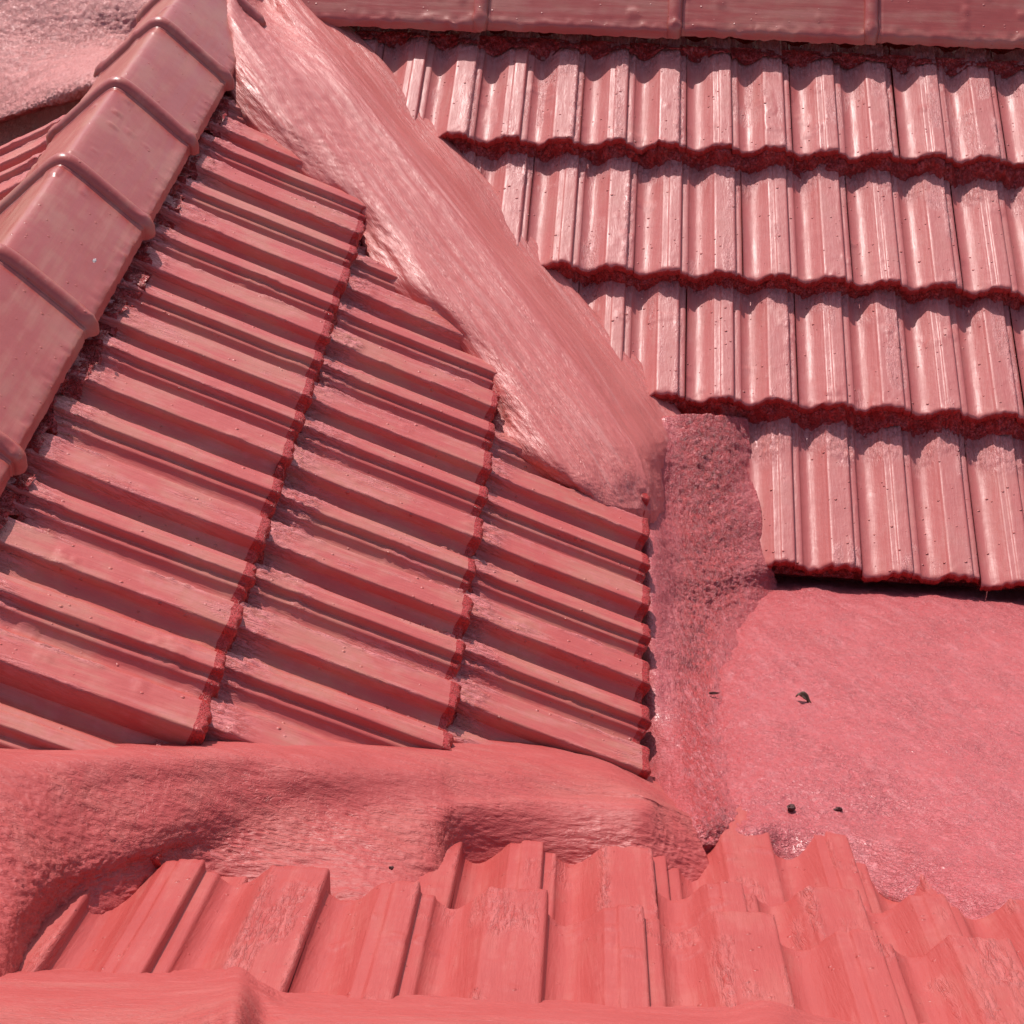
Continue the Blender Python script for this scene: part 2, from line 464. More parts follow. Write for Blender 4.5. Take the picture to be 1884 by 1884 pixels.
# ------------------------------------------------------------------ angular ridge caps
def cap_mesh(seed, length=0.395, hw=0.122, rise=0.112, r=0.011):
    xs = np.concatenate([np.linspace(-hw, -0.04, 16), np.linspace(-0.036, 0.036, 19), np.linspace(0.04, hw, 16)])
    KR = 1.1; RL = 0.036 * KR
    yb = np.arange(0.0, length - RL, 0.005)
    yr = length - RL + KR * np.array([0.001, 0.0025, 0.004, 0.0055, 0.007, 0.0078, 0.0085, 0.010, 0.012, 0.0145, 0.0175, 0.0205, 0.0235, 0.0265, 0.029, 0.031, 0.033, 0.0345, 0.0355, 0.036])
    Y = np.concatenate([yb, yr])
    nv = len(xs) + 4; nu = len(Y)
    prof = rise - (rise / hw) * (np.sqrt(xs ** 2 + r * r) - r)
    # outward normal of the profile
    sl_ = np.gradient(prof, xs); nx = -sl_ / np.sqrt(1 + sl_ ** 2); nz_ = 1 / np.sqrt(1 + sl_ ** 2)
    xs2 = np.concatenate([[-hw - 0.001, -hw - 0.001], xs, [hw + 0.001, hw + 0.001]])
    pz = np.concatenate([[prof[0] - 0.018, prof[0] - 0.003], prof, [prof[-1] - 0.003, prof[-1] - 0.018]])
    nx = np.concatenate([[-1, -1], nx, [1, 1]]); nz_ = np.concatenate([[0, 0], nz_, [0, 0]])
    yy = (Y - (length - RL)) / KR
    off = np.where(yy < 0, 0.0, 0.0)
    # two thin fillets and the big roll
    off = off - 0.0012 * np.exp(-((yy - 0.0015) / 0.0012) ** 2) + 0.0016 * np.exp(-((yy - 0.0045) / 0.0016) ** 2) - 0.0014 * np.exp(-((yy - 0.0075) / 0.001) ** 2)
    rr = np.clip(1 - ((yy - 0.022) / 0.0150) ** 2, 0, 1)
    off = off + np.where(yy > 0.0075, 0.0145 * np.sqrt(rr), 0)
    off = off - np.where(yy > 0.0350, 0.012, 0)
    X = np.tile(xs2, nu) + np.tile(nx, nu) * np.repeat(off, nv)
    Z = np.tile(pz, nu) + np.tile(nz_, nu) * np.repeat(off, nv)
    YY = np.repeat(Y, nv)
    q = np.stack([X, YY, Z + seed * 2.3], 1)
    Z = Z + 0.0009 * noise(q * 12, seed) + 0.0003 * fbm(q * 50, seed + 2, 2)
    edge = sstep(hw - 0.018, hw, np.abs(X))
    Z = Z + edge * 0.0030 * fbm(q * 70, seed + 5, 3)
    YY = YY + edge * 0.003 * fbm(q * 60, seed + 7, 2)
    # specks of set mortar
    bm = sstep(0.52, 0.72, noise(q * 42, seed + 13)) * sstep(0.15, 0.4, noise(q * 10, seed + 14))
    Z = Z + bm * 0.003
    return mesh_grid('ridge_tile', np.stack([X, YY, Z], 1), nu, nv, MR)

RX, RZ = -0.853, -1.246
ys_ = [3.43 + 0.36, 3.43, 3.10, 2.738, 2.383, 2.0, 1.64, 1.28]
for k in range(7):
    sd += 1
    ln = ys_[k] - ys_[k + 1] + 0.020
    # the roll of this cap sits at ys_[k]; its body runs towards the eye and ends inside the next roll
    o = (RX + 0.002 * math.sin(k * 3.0), ys_[k] + 0.014 - ln, RZ + 0.0015 * math.cos(k * 5.0))
    part('ridge_tile', cap_mesh(sd, length=ln), roofB, frame(o, (1, 0, 0), (0, 1, 0), (0, 0, 1)))
# caps along the top of the back roof
pa_ = [at(px, 36 + (px - 600) * 0.0335, 'A', 0.004) for px in (160, 520, 888, 1245, 1606, 1960, 2320)]
for k in range(1, 6):
    sd += 1
    p = pa_[k]
    ln = pa_[k + 1][0] - p[0] + 0.020
    o = (p[0] - 0.022 + ln, p[1] + 0.120, p[2] - 0.002)
    part('ridge_tile', cap_mesh(sd, length=ln), roofA, frame(o, (0, 1, 0), (-1, 0, 0), (0, 0, 1)))

# ------------------------------------------------------------------ crumbly bedding below every lap
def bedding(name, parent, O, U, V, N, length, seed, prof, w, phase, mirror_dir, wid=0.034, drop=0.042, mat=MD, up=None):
    """strip along U; V points down the slope; top tucked below the upper tile's end"""
    nu = int(length / 0.0028); nv = 11
    a = np.linspace(0, 1, nu) * length
    b = np.linspace(0, 1, nv)
    xs, zs = dense(prof, 0.02)
    s = ((a - phase) / w) % 1.0
    hz = np.interp(s, xs, zs)                 # lower tile profile 0..1
    AA = np.repeat(a, nv); BB = np.tile(b, nu); HH = np.repeat(hz, nv)
    q = np.stack([AA, BB * 0.04, np.full_like(AA, seed * 1.9)], 1)
    n1 = noise(q * np.array([13, 10, 1]), seed)
    reach = wid * (0.55 + 0.40 * n1 + 0.25 * (1 - HH))
    v = -0.014 + BB * (0.014 + reach)
    if up is None:
        top = np.full_like(HH, -0.019 - HT)
    else:
        hu = np.interp(((a - up[1]) / up[0]) % 1.0, xs, zs)
        top = -0.0125 - HT * (1 - np.repeat(hu, nv))
    low = -drop - HT * (1 - HH) - 0.004
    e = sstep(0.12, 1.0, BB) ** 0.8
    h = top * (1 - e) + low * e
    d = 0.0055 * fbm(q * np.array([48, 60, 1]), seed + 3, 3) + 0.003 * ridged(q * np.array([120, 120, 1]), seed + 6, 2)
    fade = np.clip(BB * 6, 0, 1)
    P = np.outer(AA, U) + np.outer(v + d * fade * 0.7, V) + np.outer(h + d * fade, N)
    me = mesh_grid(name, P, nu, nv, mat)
    if me.polygons[len(me.polygons) // 2].normal.dot(Vector(N)) < 0: me.flip_normals()
    return part(name, me, parent, Matrix.Translation(Vector(O)))

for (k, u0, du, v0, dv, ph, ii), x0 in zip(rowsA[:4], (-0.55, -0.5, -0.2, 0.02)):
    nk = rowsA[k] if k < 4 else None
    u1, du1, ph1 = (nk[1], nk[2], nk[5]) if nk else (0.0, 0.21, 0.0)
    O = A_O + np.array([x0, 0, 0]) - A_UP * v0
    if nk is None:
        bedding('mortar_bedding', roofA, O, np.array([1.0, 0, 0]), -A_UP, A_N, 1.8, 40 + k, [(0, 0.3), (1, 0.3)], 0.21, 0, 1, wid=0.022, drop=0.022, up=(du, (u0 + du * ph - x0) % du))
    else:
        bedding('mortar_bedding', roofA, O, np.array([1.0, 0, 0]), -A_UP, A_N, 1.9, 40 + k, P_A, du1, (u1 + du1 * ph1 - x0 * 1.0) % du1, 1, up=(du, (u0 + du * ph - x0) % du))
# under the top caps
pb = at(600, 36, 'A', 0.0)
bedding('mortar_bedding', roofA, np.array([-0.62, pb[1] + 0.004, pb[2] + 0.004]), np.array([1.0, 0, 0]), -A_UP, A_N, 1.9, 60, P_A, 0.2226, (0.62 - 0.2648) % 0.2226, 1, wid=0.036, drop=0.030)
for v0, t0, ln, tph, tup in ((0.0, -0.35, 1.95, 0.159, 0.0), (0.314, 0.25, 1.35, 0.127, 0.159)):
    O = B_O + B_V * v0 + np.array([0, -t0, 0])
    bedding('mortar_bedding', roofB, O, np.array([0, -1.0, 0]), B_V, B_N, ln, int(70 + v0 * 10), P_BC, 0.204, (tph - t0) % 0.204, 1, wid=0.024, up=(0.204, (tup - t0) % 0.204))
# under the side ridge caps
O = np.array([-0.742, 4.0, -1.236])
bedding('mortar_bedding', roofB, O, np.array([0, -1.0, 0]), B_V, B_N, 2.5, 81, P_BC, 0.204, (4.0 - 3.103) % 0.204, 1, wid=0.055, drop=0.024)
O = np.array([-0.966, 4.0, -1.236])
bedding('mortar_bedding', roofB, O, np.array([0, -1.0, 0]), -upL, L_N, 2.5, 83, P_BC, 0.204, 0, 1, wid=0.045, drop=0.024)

# ------------------------------------------------------------------ decks under the tiles
def deck(parent, pts, name='roof_deck'):
    P = np.array(pts); c = P.mean(0)
    n = np.cross(P[1] - P[0], P[2] - P[0]); n /= np.linalg.norm(n)
    if n[2] < 0: n = -n
    Q = np.concatenate([P - c, P - c - n * 0.04])
    F = [(0, 1, 2, 3), (7, 6, 5, 4), (0, 4, 5, 1), (1, 5, 6, 2), (2, 6, 7, 3), (3, 7, 4, 0)]
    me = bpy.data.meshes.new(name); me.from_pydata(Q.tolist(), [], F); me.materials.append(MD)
    part(name, me, parent, Matrix.Translation(Vector(c)))
def pA(x, v, h): return A_O * np.array([0, 1, 1]) + np.array([x, 0, 0]) - A_UP * v + A_N * h
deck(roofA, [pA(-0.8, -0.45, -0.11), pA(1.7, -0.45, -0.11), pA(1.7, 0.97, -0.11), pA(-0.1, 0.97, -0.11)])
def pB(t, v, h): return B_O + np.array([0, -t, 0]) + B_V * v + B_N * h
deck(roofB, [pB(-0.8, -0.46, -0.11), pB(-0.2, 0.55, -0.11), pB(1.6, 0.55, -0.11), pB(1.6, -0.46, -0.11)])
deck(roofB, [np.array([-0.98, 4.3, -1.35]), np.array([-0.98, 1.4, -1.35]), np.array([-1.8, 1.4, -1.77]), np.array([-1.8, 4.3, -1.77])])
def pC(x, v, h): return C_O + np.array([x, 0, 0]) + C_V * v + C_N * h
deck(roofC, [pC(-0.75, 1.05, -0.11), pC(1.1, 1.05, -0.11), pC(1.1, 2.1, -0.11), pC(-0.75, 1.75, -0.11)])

# ------------------------------------------------------------------ mortar valley between left and back roofs
def row(ys, *cols): return cols
VL = [  # left edge on side roof, ..., crest, foot on the back roof   (px,py,plane,h,rough)
    [(395, -70, 'B', 0.02, .5), (440, -70, 'B', 0.040, .5), (490, -70, 'A', 0.05, .6), (510, -68, 'A', 0.047, .5), (528, -71, 'A', 0.041, .1), (560, -70, 'A', 0.0, .1), (600, -70, 'A', -0.03, .2)],
    [(392, 10, 'B', 0.00, .5), (430, 10, 'B', 0.032, .5), (480, 5, 'A', 0.05, .7), (520, 7, 'A', 0.050, .5), (538, 4, 'A', 0.044, .1), (575, 10, 'A', 0.004, .1), (610, 10, 'A', -0.03, .2)],
    [(410, 130, 'B', -0.02, .6), (470, 125, 'B', 0.024, .8), (560, 125, 'B', 0.031, .8), (615, 127, 'B', 0.044, .5), (633, 124, 'B', 0.033, .1), (678, 130, 'A', 0.012, .1), (716, 125, 'A', -0.035, .2)],
    [(455, 215, 'B', -0.030, .5), (540, 225, 'B', 0.014, .8), (640, 225, 'B', 0.029, .8), (695, 227, 'B', 0.045, .5), (713, 224, 'B', 0.034, .1), (752, 228, 'A', 0.012, .1), (792, 220, 'A', -0.035, .2)],
    [(560, 318, 'B', -0.028, .4), (640, 322, 'B', 0.011, .7), (720, 322, 'B', 0.027, .7), (780, 324, 'B', 0.041, .5), (798, 321, 'B', 0.031, .1), (845, 326, 'A', 0.010, .1), (885, 318, 'A', -0.035, .2)],
    [(640, 400, 'B', -0.045, .6), (715, 415, 'B', 0.006, .7), (800, 420, 'B', 0.024, .6), (862, 422, 'B', 0.037, .5), (880, 419, 'B', 0.028, .1), (920, 424, 'A', 0.008, .1), (962, 416, 'A', -0.035, .2)],
    [(700, 505, 'B', -0.040, .5), (800, 530, 'B', 0.010, .6), (900, 540, 'B', 0.022, .5), (962, 542, 'B', 0.034, .5), (980, 539, 'B', 0.025, .1), (1022, 544, 'A', 0.006, .1), (1062, 536, 'A', -0.035, .2)],
    [(820, 620, 'B', -0.040, .5), (905, 645, 'B', 0.008, .6), (980, 655, 'B', 0.019, .5), (1052, 657, 'B', 0.030, .5), (1070, 654, 'B', 0.022, .1), (1118, 652, 'A', 0.006, .1), (1158, 642, 'A', -0.035, .2)],
    [(880, 715, 'B', -0.050, .8), (960, 750, 'B', 0.003, .8), (1040, 765, 'B', 0.016, .5), (1120, 767, 'B', 0.025, .5), (1138, 764, 'B', 0.018, .1), (1196, 752, 'A', 0.008, .2), (1240, 742, 'A', -0.03, .4)],
    [(925, 810, 'B', -0.040, .9), (1010, 830, 'B', 0.002, .8), (1090, 832, 'B', 0.014, .9), (1160, 827, 'B', 0.021, .5), (1178, 824, 'B', 0.014, .1), (1232, 812, 'A', 0.012, .6), (1285, 800, 'A', -0.02, .6)],
    [(1010, 880, 'B', -0.035, .5), (1060, 885, 'B', -0.002, .6), (1120, 885, 'B', 0.007, .8), (1175, 882, 'B', 0.008, .5), (1195, 879, 'B', 0.000, .1), (1235, 870, 'A', -0.008, .9), (1280, 860, 'A', -0.05, .9)],
    [(1080, 935, 'B', -0.035, .5), (1110, 930, 'B', -0.012, .6), (1150, 935, 'B', -0.010, .7), (1190, 940, 'B', -0.020, .5), (1205, 940, 'B', -0.03, .1), (1240, 935, 'A', -0.03, .9), (1280, 930, 'A', -0.08, .9)],
]
surf('valley_mortar', VL, 420, 110, MV, 'broad band of brushed painted mortar filling the valley between left and back roofs', 'mortar', seed=3, along=VDIR, kbig=0.2, groove=1.0, amp=0.75, skirt=0.06)

# rough mortar where the valley runs out beside the back roof tiles and down the wall at the left roof's eave
WL = [
    [(1150, 770, 'A', -0.060, .2), (1200, 768, 'A', -0.010, .4), (1240, 765, 'A', -0.002, 0.6), (1285, 760, 'A', -0.004, 1.2), (1330, 765, 'A', -0.020, .9), (1375, 770, 'A', -0.050, .5)],
    [(1150, 850, 'R', 3.500, .2), (1195, 850, 'R', 3.370, .5), (1240, 850, 'R', 3.430, 0.7), (1290, 850, 'R', 3.462, 1.2), (1340, 855, 'R', 3.487, .9), (1385, 860, 'R', 3.530, .5)],
    [(1150, 935, 'R', 3.400, .2), (1188, 935, 'R', 3.270, .5), (1235, 935, 'R', 3.340, 0.7), (1290, 935, 'R', 3.388, 1.2), (1345, 935, 'R', 3.422, .9), (1398, 930, 'R', 3.465, .5)],
    [(1160, 1000, 'B', -0.075, .1), (1198, 1000, 'B', -0.028, .2), (1240, 1010, 'R', 3.225, 0.6), (1295, 1010, 'R', 3.305, 1.2), (1350, 1005, 'R', 3.362, .9), (1404, 1000, 'R', 3.415, .5)],
    [(1160, 1060, 'B', -0.075, .1), (1199, 1060, 'B', -0.030, .1), (1240, 1065, 'R', 3.130, 0.6), (1295, 1060, 'R', 3.222, 1.2), (1350, 1050, 'R', 3.300, .9), (1420, 1040, 'R', 3.385, .5)],
    [(1160, 1120, 'B', -0.075, .1), (1199, 1120, 'B', -0.034, .1), (1238, 1125, 'R', 3.045, 0.6), (1290, 1115, 'R', 3.135, 1.2), (1350, 1095, 'R', 3.250, .9), (1430, 1080, 'R', 3.390, .5)],
    [(1160, 1200, 'B', -0.075, .1), (1199, 1200, 'B', -0.034, .1), (1236, 1200, 'R', 2.915, 0.6), (1282, 1195, 'R', 2.988, 1.2), (1330, 1170, 'R', 3.078, .7), (1400, 1140, 'R', 3.248, .5)],
    [(1160, 1300, 'B', -0.075, .1), (1200, 1300, 'B', -0.034, .1), (1236, 1300, 'S', -0.016, 0.6), (1280, 1300, 'S', -0.018, 1.2), (1315, 1290, 'S', -0.018, .7), (1370, 1270, 'S', -0.03, .5)],
    [(1160, 1380, 'B', -0.075, .1), (1206, 1380, 'B', -0.034, .1), (1244, 1380, 'S', -0.034, 0.6), (1284, 1380, 'S', -0.026, 1.2), (1320, 1380, 'S', -0.024, .7), (1370, 1370, 'S', -0.036, .5)],
    [(1160, 1440, 'B', -0.075, .1), (1214, 1450, 'S', -0.060, .2), (1255, 1450, 'S', -0.034, 0.6), (1298, 1450, 'S', -0.024, 1.2), (1332, 1450, 'S', -0.022, .7), (1370, 1445, 'S', -0.036, .5)],
    [(1180, 1510, 'C', -0.06, .1), (1225, 1510, 'C', -0.045, .2), (1262, 1510, 'C', -0.028, 0.6), (1310, 1508, 'C', -0.022, 1.2), (1345, 1505, 'C', -0.026, .7), (1375, 1505, 'C', -0.034, .5)],
    [(1180, 1560, 'C', -0.07, .1), (1225, 1560, 'C', -0.060, .2), (1262, 1560, 'C', -0.046, 0.6), (1310, 1558, 'C', -0.044, 1.2), (1345, 1556, 'C', -0.048, .7), (1375, 1550, 'C', -0.06, .5)],
]
surf('wall_mortar', WL, 330, 130, MW, 'rough dark red mortar fillet running down beside the left roof\'s eave to the slab', 'mortar', seed=11, amp=0.8)

# ------------------------------------------------------------------ plastered slab
SL_ = [
    [(1240, 960, 'S', -0.05, 1.), (1400, 985, 'S', -0.04, .5), (1560, 995, 'S', -0.04, .3), (1720, 1015, 'S', -0.04, .3), (1900, 1025, 'S', -0.04, .3), (2300, 1045, 'S', -0.04, .3), (2700, 1065, 'S', -0.04, .3)],
    [(1240, 1040, 'S', -0.02, 1.), (1400, 1060, 'S', -0.012, .55), (1560, 1070, 'S', -0.01, .3), (1720, 1090, 'S', -0.008, .3), (1900, 1100, 'S', -0.008, .3), (2300, 1120, 'S', -0.008, .3), (2700, 1140, 'S', -0.008, .3)],
    [(1240, 1120, 'S', -0.03, 1.), (1400, 1125, 'S', -0.004, .55), (1560, 1135, 'S', 0.0, .3), (1720, 1145, 'S', 0.0, .3), (1900, 1160, 'S', 0.0, .3), (2300, 1190, 'S', 0.0, .3), (2700, 1230, 'S', 0.0, .3)],
    [(1240, 1220, 'S', -0.04, 1.), (1360, 1210, 'S', -0.008, .55), (1520, 1220, 'S', 0.0, .3), (1700, 1230, 'S', 0.0, .2), (1900, 1250, 'S', 0.0, .2), (2300, 1280, 'S', 0.0, .2), (2700, 1340, 'S', 0.0, .2)],
    [(1240, 1330, 'S', -0.055, 1.), (1350, 1320, 'S', -0.014, .55), (1500, 1320, 'S', -0.002, .3), (1700, 1335, 'S', 0.002, .25), (1900, 1360, 'S', 0.002, .2), (2300, 1400, 'S', 0.002, .2), (2700, 1460, 'S', 0.0, .2)],
    [(1250, 1430, 'S', -0.055, 1.), (1350, 1420, 'S', -0.018, .55), (1500, 1420, 'S', -0.006, .5), (1700, 1440, 'S', 0.002, .35), (1900, 1470, 'S', 0.002, .2), (2300, 1520, 'S', 0.002, .2), (2700, 1580, 'S', 0.0, .2)],
    [(1270, 1500, 'C', -0.05, 1.), (1360, 1490, 'C', -0.026, .55), (1480, 1490, 'C', -0.023, .5), (1660, 1515, 'C', -0.022, .4), (1900, 1590, 'C', -0.020, .3), (2300, 1650, 'C', -0.020, .3), (2700, 1710, 'C', -0.02, .2)],
    [(1290, 1560, 'C', -0.06, 1.), (1370, 1534, 'C', -0.030, .55), (1470, 1526, 'C', -0.031, .4), (1640, 1560, 'C', -0.031, .3), (1900, 1665, 'C', -0.027, .3), (2300, 1720, 'C', -0.02, .3), (2700, 1780, 'C', -0.02, .2)],
    [(1290, 1620, 'C', -0.09, 1.), (1370, 1600, 'C', -0.075, .55), (1470, 1606, 'C', -0.068, .3), (1640, 1648, 'C', -0.062, .3), (1900, 1748, 'C', -0.052, .3), (2300, 1800, 'C', -0.05, .2), (2700, 1880, 'C', -0.05, .2)],
]
surf('roof_slab', SL_, 330, 380, MS, 'plastered pink-red slab between the back roof\'s eave and the front roof tiles', None, kind='structure', seed=21, amp=0.75, ax=(1.0, 0.6, 1))

# ------------------------------------------------------------------ mortar kerb between the left roof and the front roof
kx = [-160, -60, 40, 160, 300, 440, 580, 700, 800, 850, 1000, 1110, 1190, 1232, 1262]
by = [1395, 1395, 1398, 1392, 1385, 1382, 1382, 1382, 1382, 1382, 1386, 1402, 1440, 1470, 1490]
r1 = [(x, y - 28, 'B', -.065, .2) for x, y in zip(kx, by)]
r2 = [(x, y, 'B', .002, .2) for x, y in zip(kx[:13], by[:13])] + [(1232, 1476, 'C', -0.030, .2), (1268, 1494, 'C', -0.040, .4)]
r3 = [(-160, 1470, 'B', .015, .6), (-60, 1470, 'B', .015, .6), (40, 1465, 'B', .015, .7), (160, 1455, 'B', .012, .7), (300, 1445, 'B', .012, .6), (440, 1430, 'B', .014, .5),
      (580, 1415, 'B', .020, .3), (700, 1415, 'B', .026, .3), (800, 1415, 'B', .032, .25), (850, 1415, 'B', .035, .25), (1000, 1418, 'B', .045, .2), (1110, 1430, 'B', .055, .2), (1185, 1458, 'C', .005, .2), (1232, 1482, 'C', .000, .3), (1270, 1500, 'C', -.012, .4)]
r4 = [(-160, 1560, 'C', .042, .7), (-60, 1560, 'C', .042, .7), (40, 1555, 'C', .042, .8), (160, 1545, 'C', .040, .8), (300, 1510, 'C', .036, .6), (440, 1488, 'C', .030, .5),
      (580, 1472, 'C', .022, .3), (700, 1466, 'C', .016, .3), (800, 1464, 'C', .010, .25), (850, 1463, 'C', .008, .25), (1000, 1460, 'C', .008, .2), (1110, 1462, 'C', .008, .2), (1185, 1472, 'C', .004, .2), (1228, 1490, 'C', -.008, .4), (1275, 1508, 'C', -.026, .5)]
r5 = [(-160, 1660, 'C', .028, .6), (-60, 1660, 'C', .028, .6), (30, 1640, 'C', .020, .9), (140, 1600, 'C', .012, 1.), (270, 1558, 'C', .009, .7), (420, 1530, 'C', .008, .7),
      (560, 1514, 'C', .008, .8), (690, 1504, 'C', .007, .8), (800, 1492, 'C', .006, .5), (850, 1486, 'C', .006, .5), (1000, 1480, 'C', .006, .3), (1110, 1482, 'C', .006, .3), (1182, 1490, 'C', .003, .3), (1226, 1504, 'C', -.010, .6), (1280, 1522, 'C', -.030, .6)]
r6 = [(-160, 1740, 'C', .012, .6), (-60, 1740, 'C', .012, .6), (15, 1720, 'C', .006, .6), (95, 1665, 'C', -.006, 1.), (215, 1608, 'C', -.008, .9), (390, 1562, 'C', -.010, .9),
      (550, 1565, 'C', -.010, 1.), (690, 1580, 'C', -.012, 1.), (795, 1556, 'C', -.014, .8), (848, 1530, 'C', -.018, .5), (1000, 1526, 'C', -.020, .4), (1110, 1534, 'C', -.022, .5), (1180, 1542, 'C', -.024, .6), (1230, 1550, 'C', -.028, .9), (1290, 1550, 'C', -.034, .7)]
r7 = [(-160, 1830, 'C', .002, .5), (-60, 1830, 'C', .002, .5), (5, 1805, 'C', -.008, .5), (72, 1742, 'C', -.034, .8), (195, 1682, 'C', -.036, .9), (378, 1624, 'C', -.036, .9),
      (545, 1636, 'C', -.036, 1.), (690, 1662, 'C', -.036, 1.), (800, 1640, 'C', -.044, .8), (846, 1598, 'C', -.056, .6), (1000, 1592, 'C', -.056, .6), (1105, 1604, 'C', -.058, .8), (1180, 1612, 'C', -.058, .9), (1240, 1612, 'C', -.060, .9), (1310, 1600, 'C', -.060, .7)]
r8 = [(p[0], p[1] + 40, 'C', p[3] - 0.02, .3) for p in r7]
# between its back edge and its foot the kerb falls away evenly; the shares say how far along each row lies
SH = [(.22, .42, .62, .82), (.22, .42, .62, .82), (.22, .42, .62, .82), (.22, .46, .62, .80), (.27, .50, .66, .82), (.33, .53, .69, .84), (.30, .42, .55, .75), (.25, .36, .46, .72),
      (.32, .48, .58, .78), (.50, .80, .92, .97), (.48, .74, .86, .95), (.50, .72, .84, .93), (.65, .75, .85, .93), (.50, .60, .72, .88), (.50, .58, .68, .85)]
for c in range(15):
    d2 = np.linalg.norm(at(*r2[c][:4])); d7 = np.linalg.norm(at(*r7[c][:4]))
    for rr_, f_ in zip((r3, r4, r5, r6), SH[c]):
        rr_[c] = (rr_[c][0], rr_[c][1], 'R', d2 + (d7 - d2) * f_, rr_[c][4])
surf('kerb_mortar', [r1, r2, r3, r4, r5, r6, r7, r8], 260, 520, MK, 'smoothed salmon mortar kerb crossing between the left roof and the front roof', 'mortar', seed=31, amp=0.6, ax=(0.4, 1, 1), kbig=0.5)

# ------------------------------------------------------------------ mortar sheet beyond the ridge, top left
TL = [
    [(-260, -120, 'A', 0.02, .7), (-60, -120, 'A', 0.02, .7), (80, -120, 'A', 0.02, .7), (200, -120, 'A', 0.02, .7), (330, -120, 'A', 0.02, .7), (460, -120, 'A', 0.0, .7)],
    [(-260, 20, 'A', 0.02, .9), (-60, 12, 'A', 0.02, .9), (60, 12, 'A', 0.02, .9), (180, 8, 'A', 0.02, .9), (300, 0, 'A', 0.02, .8), (420, 0, 'A', 0.0, .8)],
    [(-260, 110, 'A', 0.03, .9), (-60, 100, 'A', 0.03, .9), (60, 90, 'A', 0.03, .9), (150, 85, 'A', 0.03, .9), (240, 80, 'A', 0.02, .8), (330, 80, 'A', 0.0, .8)],
    [(-260, 220, 'L', 0.014, .9), (-60, 200, 'L', 0.014, .9), (40, 170, 'L', 0.014, .9), (110, 152, 'L', 0.014, .9), (190, 135, 'L', 0.014, .8), (260, 130, 'L', 0.0, .8)],
    [(-260, 285, 'L', -0.008, .9), (-60, 238, 'L', -0.008, .9), (30, 210, 'L', -0.008, .9), (90, 192, 'L', -0.008, .9), (160, 172, 'L', -0.008, .8), (220, 160, 'L', 0.0, .8)],
    [(-260, 300, 'L', -0.04, .6), (-60, 250, 'L', -0.04, .6), (30, 218, 'L', -0.04, .6), (90, 200, 'L', -0.04, .6), (160, 180, 'L', -0.04, .6), (220, 170, 'L', -0.05, .6)],
]
surf('sheet_mortar', TL, 170, 240, MSH, 'grainy pale pink mortar sheet beyond the ridge caps in the top left corner', 'mortar', seed=41, amp=0.9)

# ------------------------------------------------------------------ ridge mortar along the front roof, bottom of the view
bx = [-160, 0, 150, 300, 390, 440, 480, 540, 700, 900, 1100, 1300, 1420, 1520, 1750, 2100]
ytop = [1795, 1795, 1797, 1798, 1795, 1790, 1815, 1842, 1846, 1850, 1858, 1866, 1850, 1885, 1900, 1930]
r0 = [(x, y - 18, 'C', -.045, .6) for x, y in zip(bx, ytop)]
r1 = [(x, y, 'C', -.004, .8) for x, y in zip(bx, ytop)]
r2 = [(x, y + 10, 'C', .016, .3) for x, y in zip(bx, ytop)]
bump = [0, 0, 0, .004, .016, .020, -.012, -.006, 0, 0, 0, 0, .012, 0, 0, 0]
r3b = [(x, y + 36, 'C', .034 + b, .15) for x, y, b in zip(bx, ytop, bump)]
r4b = [(x, y + 85, 'C', .050 + b * 1.3, .4) for x, y, b in zip(bx, ytop, bump)]
r5b = [(x, y + 190, 'C', .055, .4) for x, y in zip(bx, ytop)]
r6b = [(x, y + 300, 'C', .02, .4) for x, y in zip(bx, ytop)]
surf('ridge_mortar', [r0, r1, r2, r3b, r4b, r5b, r6b], 130, 620, MK, 'smooth brushed mortar ridge along the bottom edge above the front roof tiles', 'mortar', seed=51, amp=0.45, ax=(0.25, 1, 1), skirt=0.06)

# ------------------------------------------------------------------ small things lying about
def plain(name, c, rough=0.7):
    m = bpy.data.materials.new(name); m.use_nodes = True
    t = m.node_tree; b = t.nodes['Principled BSDF']
    n = t.nodes.new('ShaderNodeTexNoise'); n.inputs['Scale'].default_value = 140; n.inputs['Detail'].default_value = 3
    r = t.nodes.new('ShaderNodeValToRGB'); r.color_ramp.elements[0].color = (c[0] * .45, c[1] * .45, c[2] * .45, 1); r.color_ramp.elements[1].color = (*c, 1)
    r.color_ramp.elements[0].position = 0.35; r.color_ramp.elements[1].position = 0.65
    t.links.new(n.outputs['Fac'], r.inputs[0]); t.links.new(r.outputs[0], b.inputs['Base Color']); b.inputs['Roughness'].default_value = rough
    return m

def crumb(name, px, py, pl, h, size, mat, label, cat, seed, rot=0.0, group=None):
    n, m = 14, 9
    th = np.linspace(0, 2 * np.pi, n); ph = np.linspace(0.02, np.pi - 0.02, m)
    T, Fi = np.meshgrid(th, ph, indexing='ij')
    D = np.stack([np.cos(T) * np.sin(Fi), np.sin(T) * np.sin(Fi), np.cos(Fi)], -1).reshape(-1, 3)
    r = 1 + 0.45 * fbm(D * 1.7 + seed, seed, 2)
    P = D * r[:, None] * np.array(size) * 0.5
    P[-m:] = P[:m]
    me = mesh_grid(name, P, n, m, mat, smooth=False)
    o = part(name, me, None, Matrix.Translation(Vector(at(px, py, pl, h))) @ Matrix.Rotation(rot, 4, 'Z'))
    return tag(o, label, cat, group)

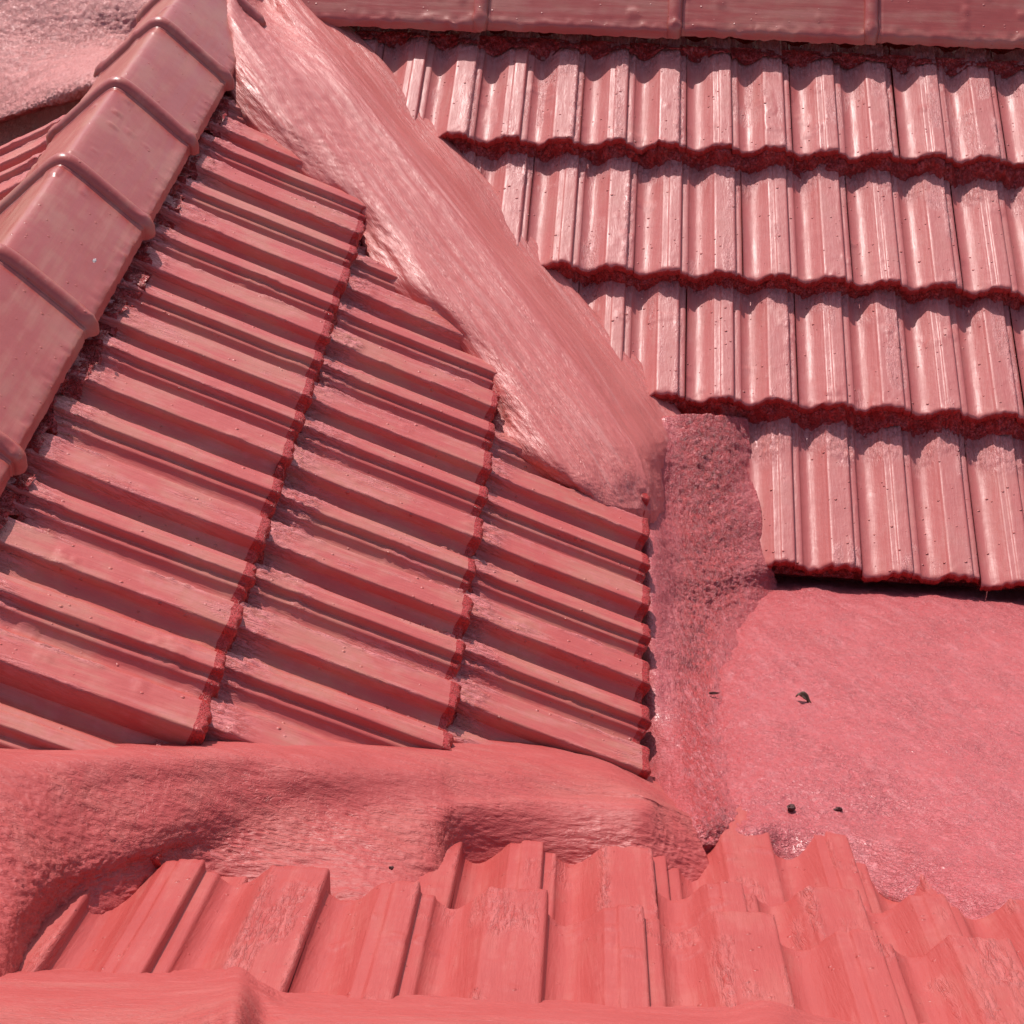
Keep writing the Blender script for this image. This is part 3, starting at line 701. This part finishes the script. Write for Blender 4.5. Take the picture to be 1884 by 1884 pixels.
def leaf(px, py):
    n, m = 15, 7
    t = np.linspace(0, 1, n); u = np.linspace(-1, 1, m)
    T, Uu = np.meshgrid(t, u, indexing='ij')
    wv = 0.0065 * np.sin(np.pi * np.clip(T, 0, 1) ** 0.8) ** 0.7 * (1 + 0.25 * np.sin(9 * T + 2 * Uu))
    X = (T - 0.5) * 0.024; Y = Uu * wv
    Z = 0.004 + 0.9 * np.abs(Y) + 0.004 * np.sin(5 * T) + 0.0015 * np.sin(14 * T + 3 * Uu)
    P = np.stack([X, Y, Z], -1).reshape(-1, 3)
    me = mesh_grid('dry_leaf', P, n, m, plain('dead_leaf', (0.11, 0.045, 0.02), 0.6))
    md = None
    o = part('dry_leaf', me, None, Matrix.Translation(Vector(at(px, py, 'S', -0.002))) @ Matrix.Rotation(-0.4, 4, 'Z'))
    sm = o.modifiers.new('thickness', 'SOLIDIFY'); sm.thickness = 0.0008
    return tag(o, 'small curled dark brown dead leaf lying on the pink plastered slab', 'leaf')
leaf(1478, 1290)
MP = plain('dark_grit', (0.10, 0.02, 0.015))
MPk = plain('pale_flake', (0.75, 0.62, 0.58), 0.4)
crumb('pebble', 1455, 1487, 'S', -0.015, (0.011, 0.010, 0.009), MP, 'dark round pebble on the slab, left one of the two above the front tiles', 'pebble', 1)
crumb('pebble', 1543, 1489, 'S', -0.015, (0.010, 0.006, 0.006), MP, 'dark pebble on the slab, right one of the two above the front tiles', 'pebble', 2)
crumb('pebble', 1313, 1275, 'S', -0.008, (0.014, 0.004, 0.004), MP, 'thin dark sliver of grit beside the rough mortar edge of the slab', 'pebble', 3)
crumb('pebble', 720, 1597, 'C', 0.004, (0.0060, 0.005, 0.005), MP, 'tiny black pebble stuck in the kerb mortar above the front tiles', 'pebble', 4)
P_ = at(172, 478, 'B', 0.0)
o_ = at(175, 480, 'B', 0.075)
crumb('chip', 174, 480, 'B', 0.078, (0.006, 0.008, 0.005), MPk, 'small whitish chip stuck on a ridge cap face at the left', 'chip', 6)

# ------------------------------------------------------------------ yard far below
gm = bpy.data.materials.new('yard_earth'); gm.use_nodes = True
gn = gm.node_tree
n_ = gn.nodes.new('ShaderNodeTexNoise'); n_.inputs['Scale'].default_value = 0.8; n_.inputs['Detail'].default_value = 6
r_ = gn.nodes.new('ShaderNodeValToRGB'); r_.color_ramp.elements[0].color = (0.16, 0.12, 0.09, 1); r_.color_ramp.elements[1].color = (0.26, 0.22, 0.17, 1)
g_ = gn.nodes.new('ShaderNodeNewGeometry')
gn.links.new(g_.outputs['Position'], n_.inputs['Vector']); gn.links.new(n_.outputs['Fac'], r_.inputs[0]); gn.links.new(r_.outputs[0], gn.nodes['Principled BSDF'].inputs['Base Color'])
gn.nodes['Principled BSDF'].inputs['Roughness'].default_value = 0.95
me = bpy.data.meshes.new('ground'); me.from_pydata([(-400, -400, 0), (400, -400, 0), (400, 400, 0), (-400, 400, 0)], [], [(0, 1, 2, 3)]); me.materials.append(gm)
g = link(bpy.data.objects.new('ground', me)); tag(g, 'bare earth yard far below the roofs', kind='structure')
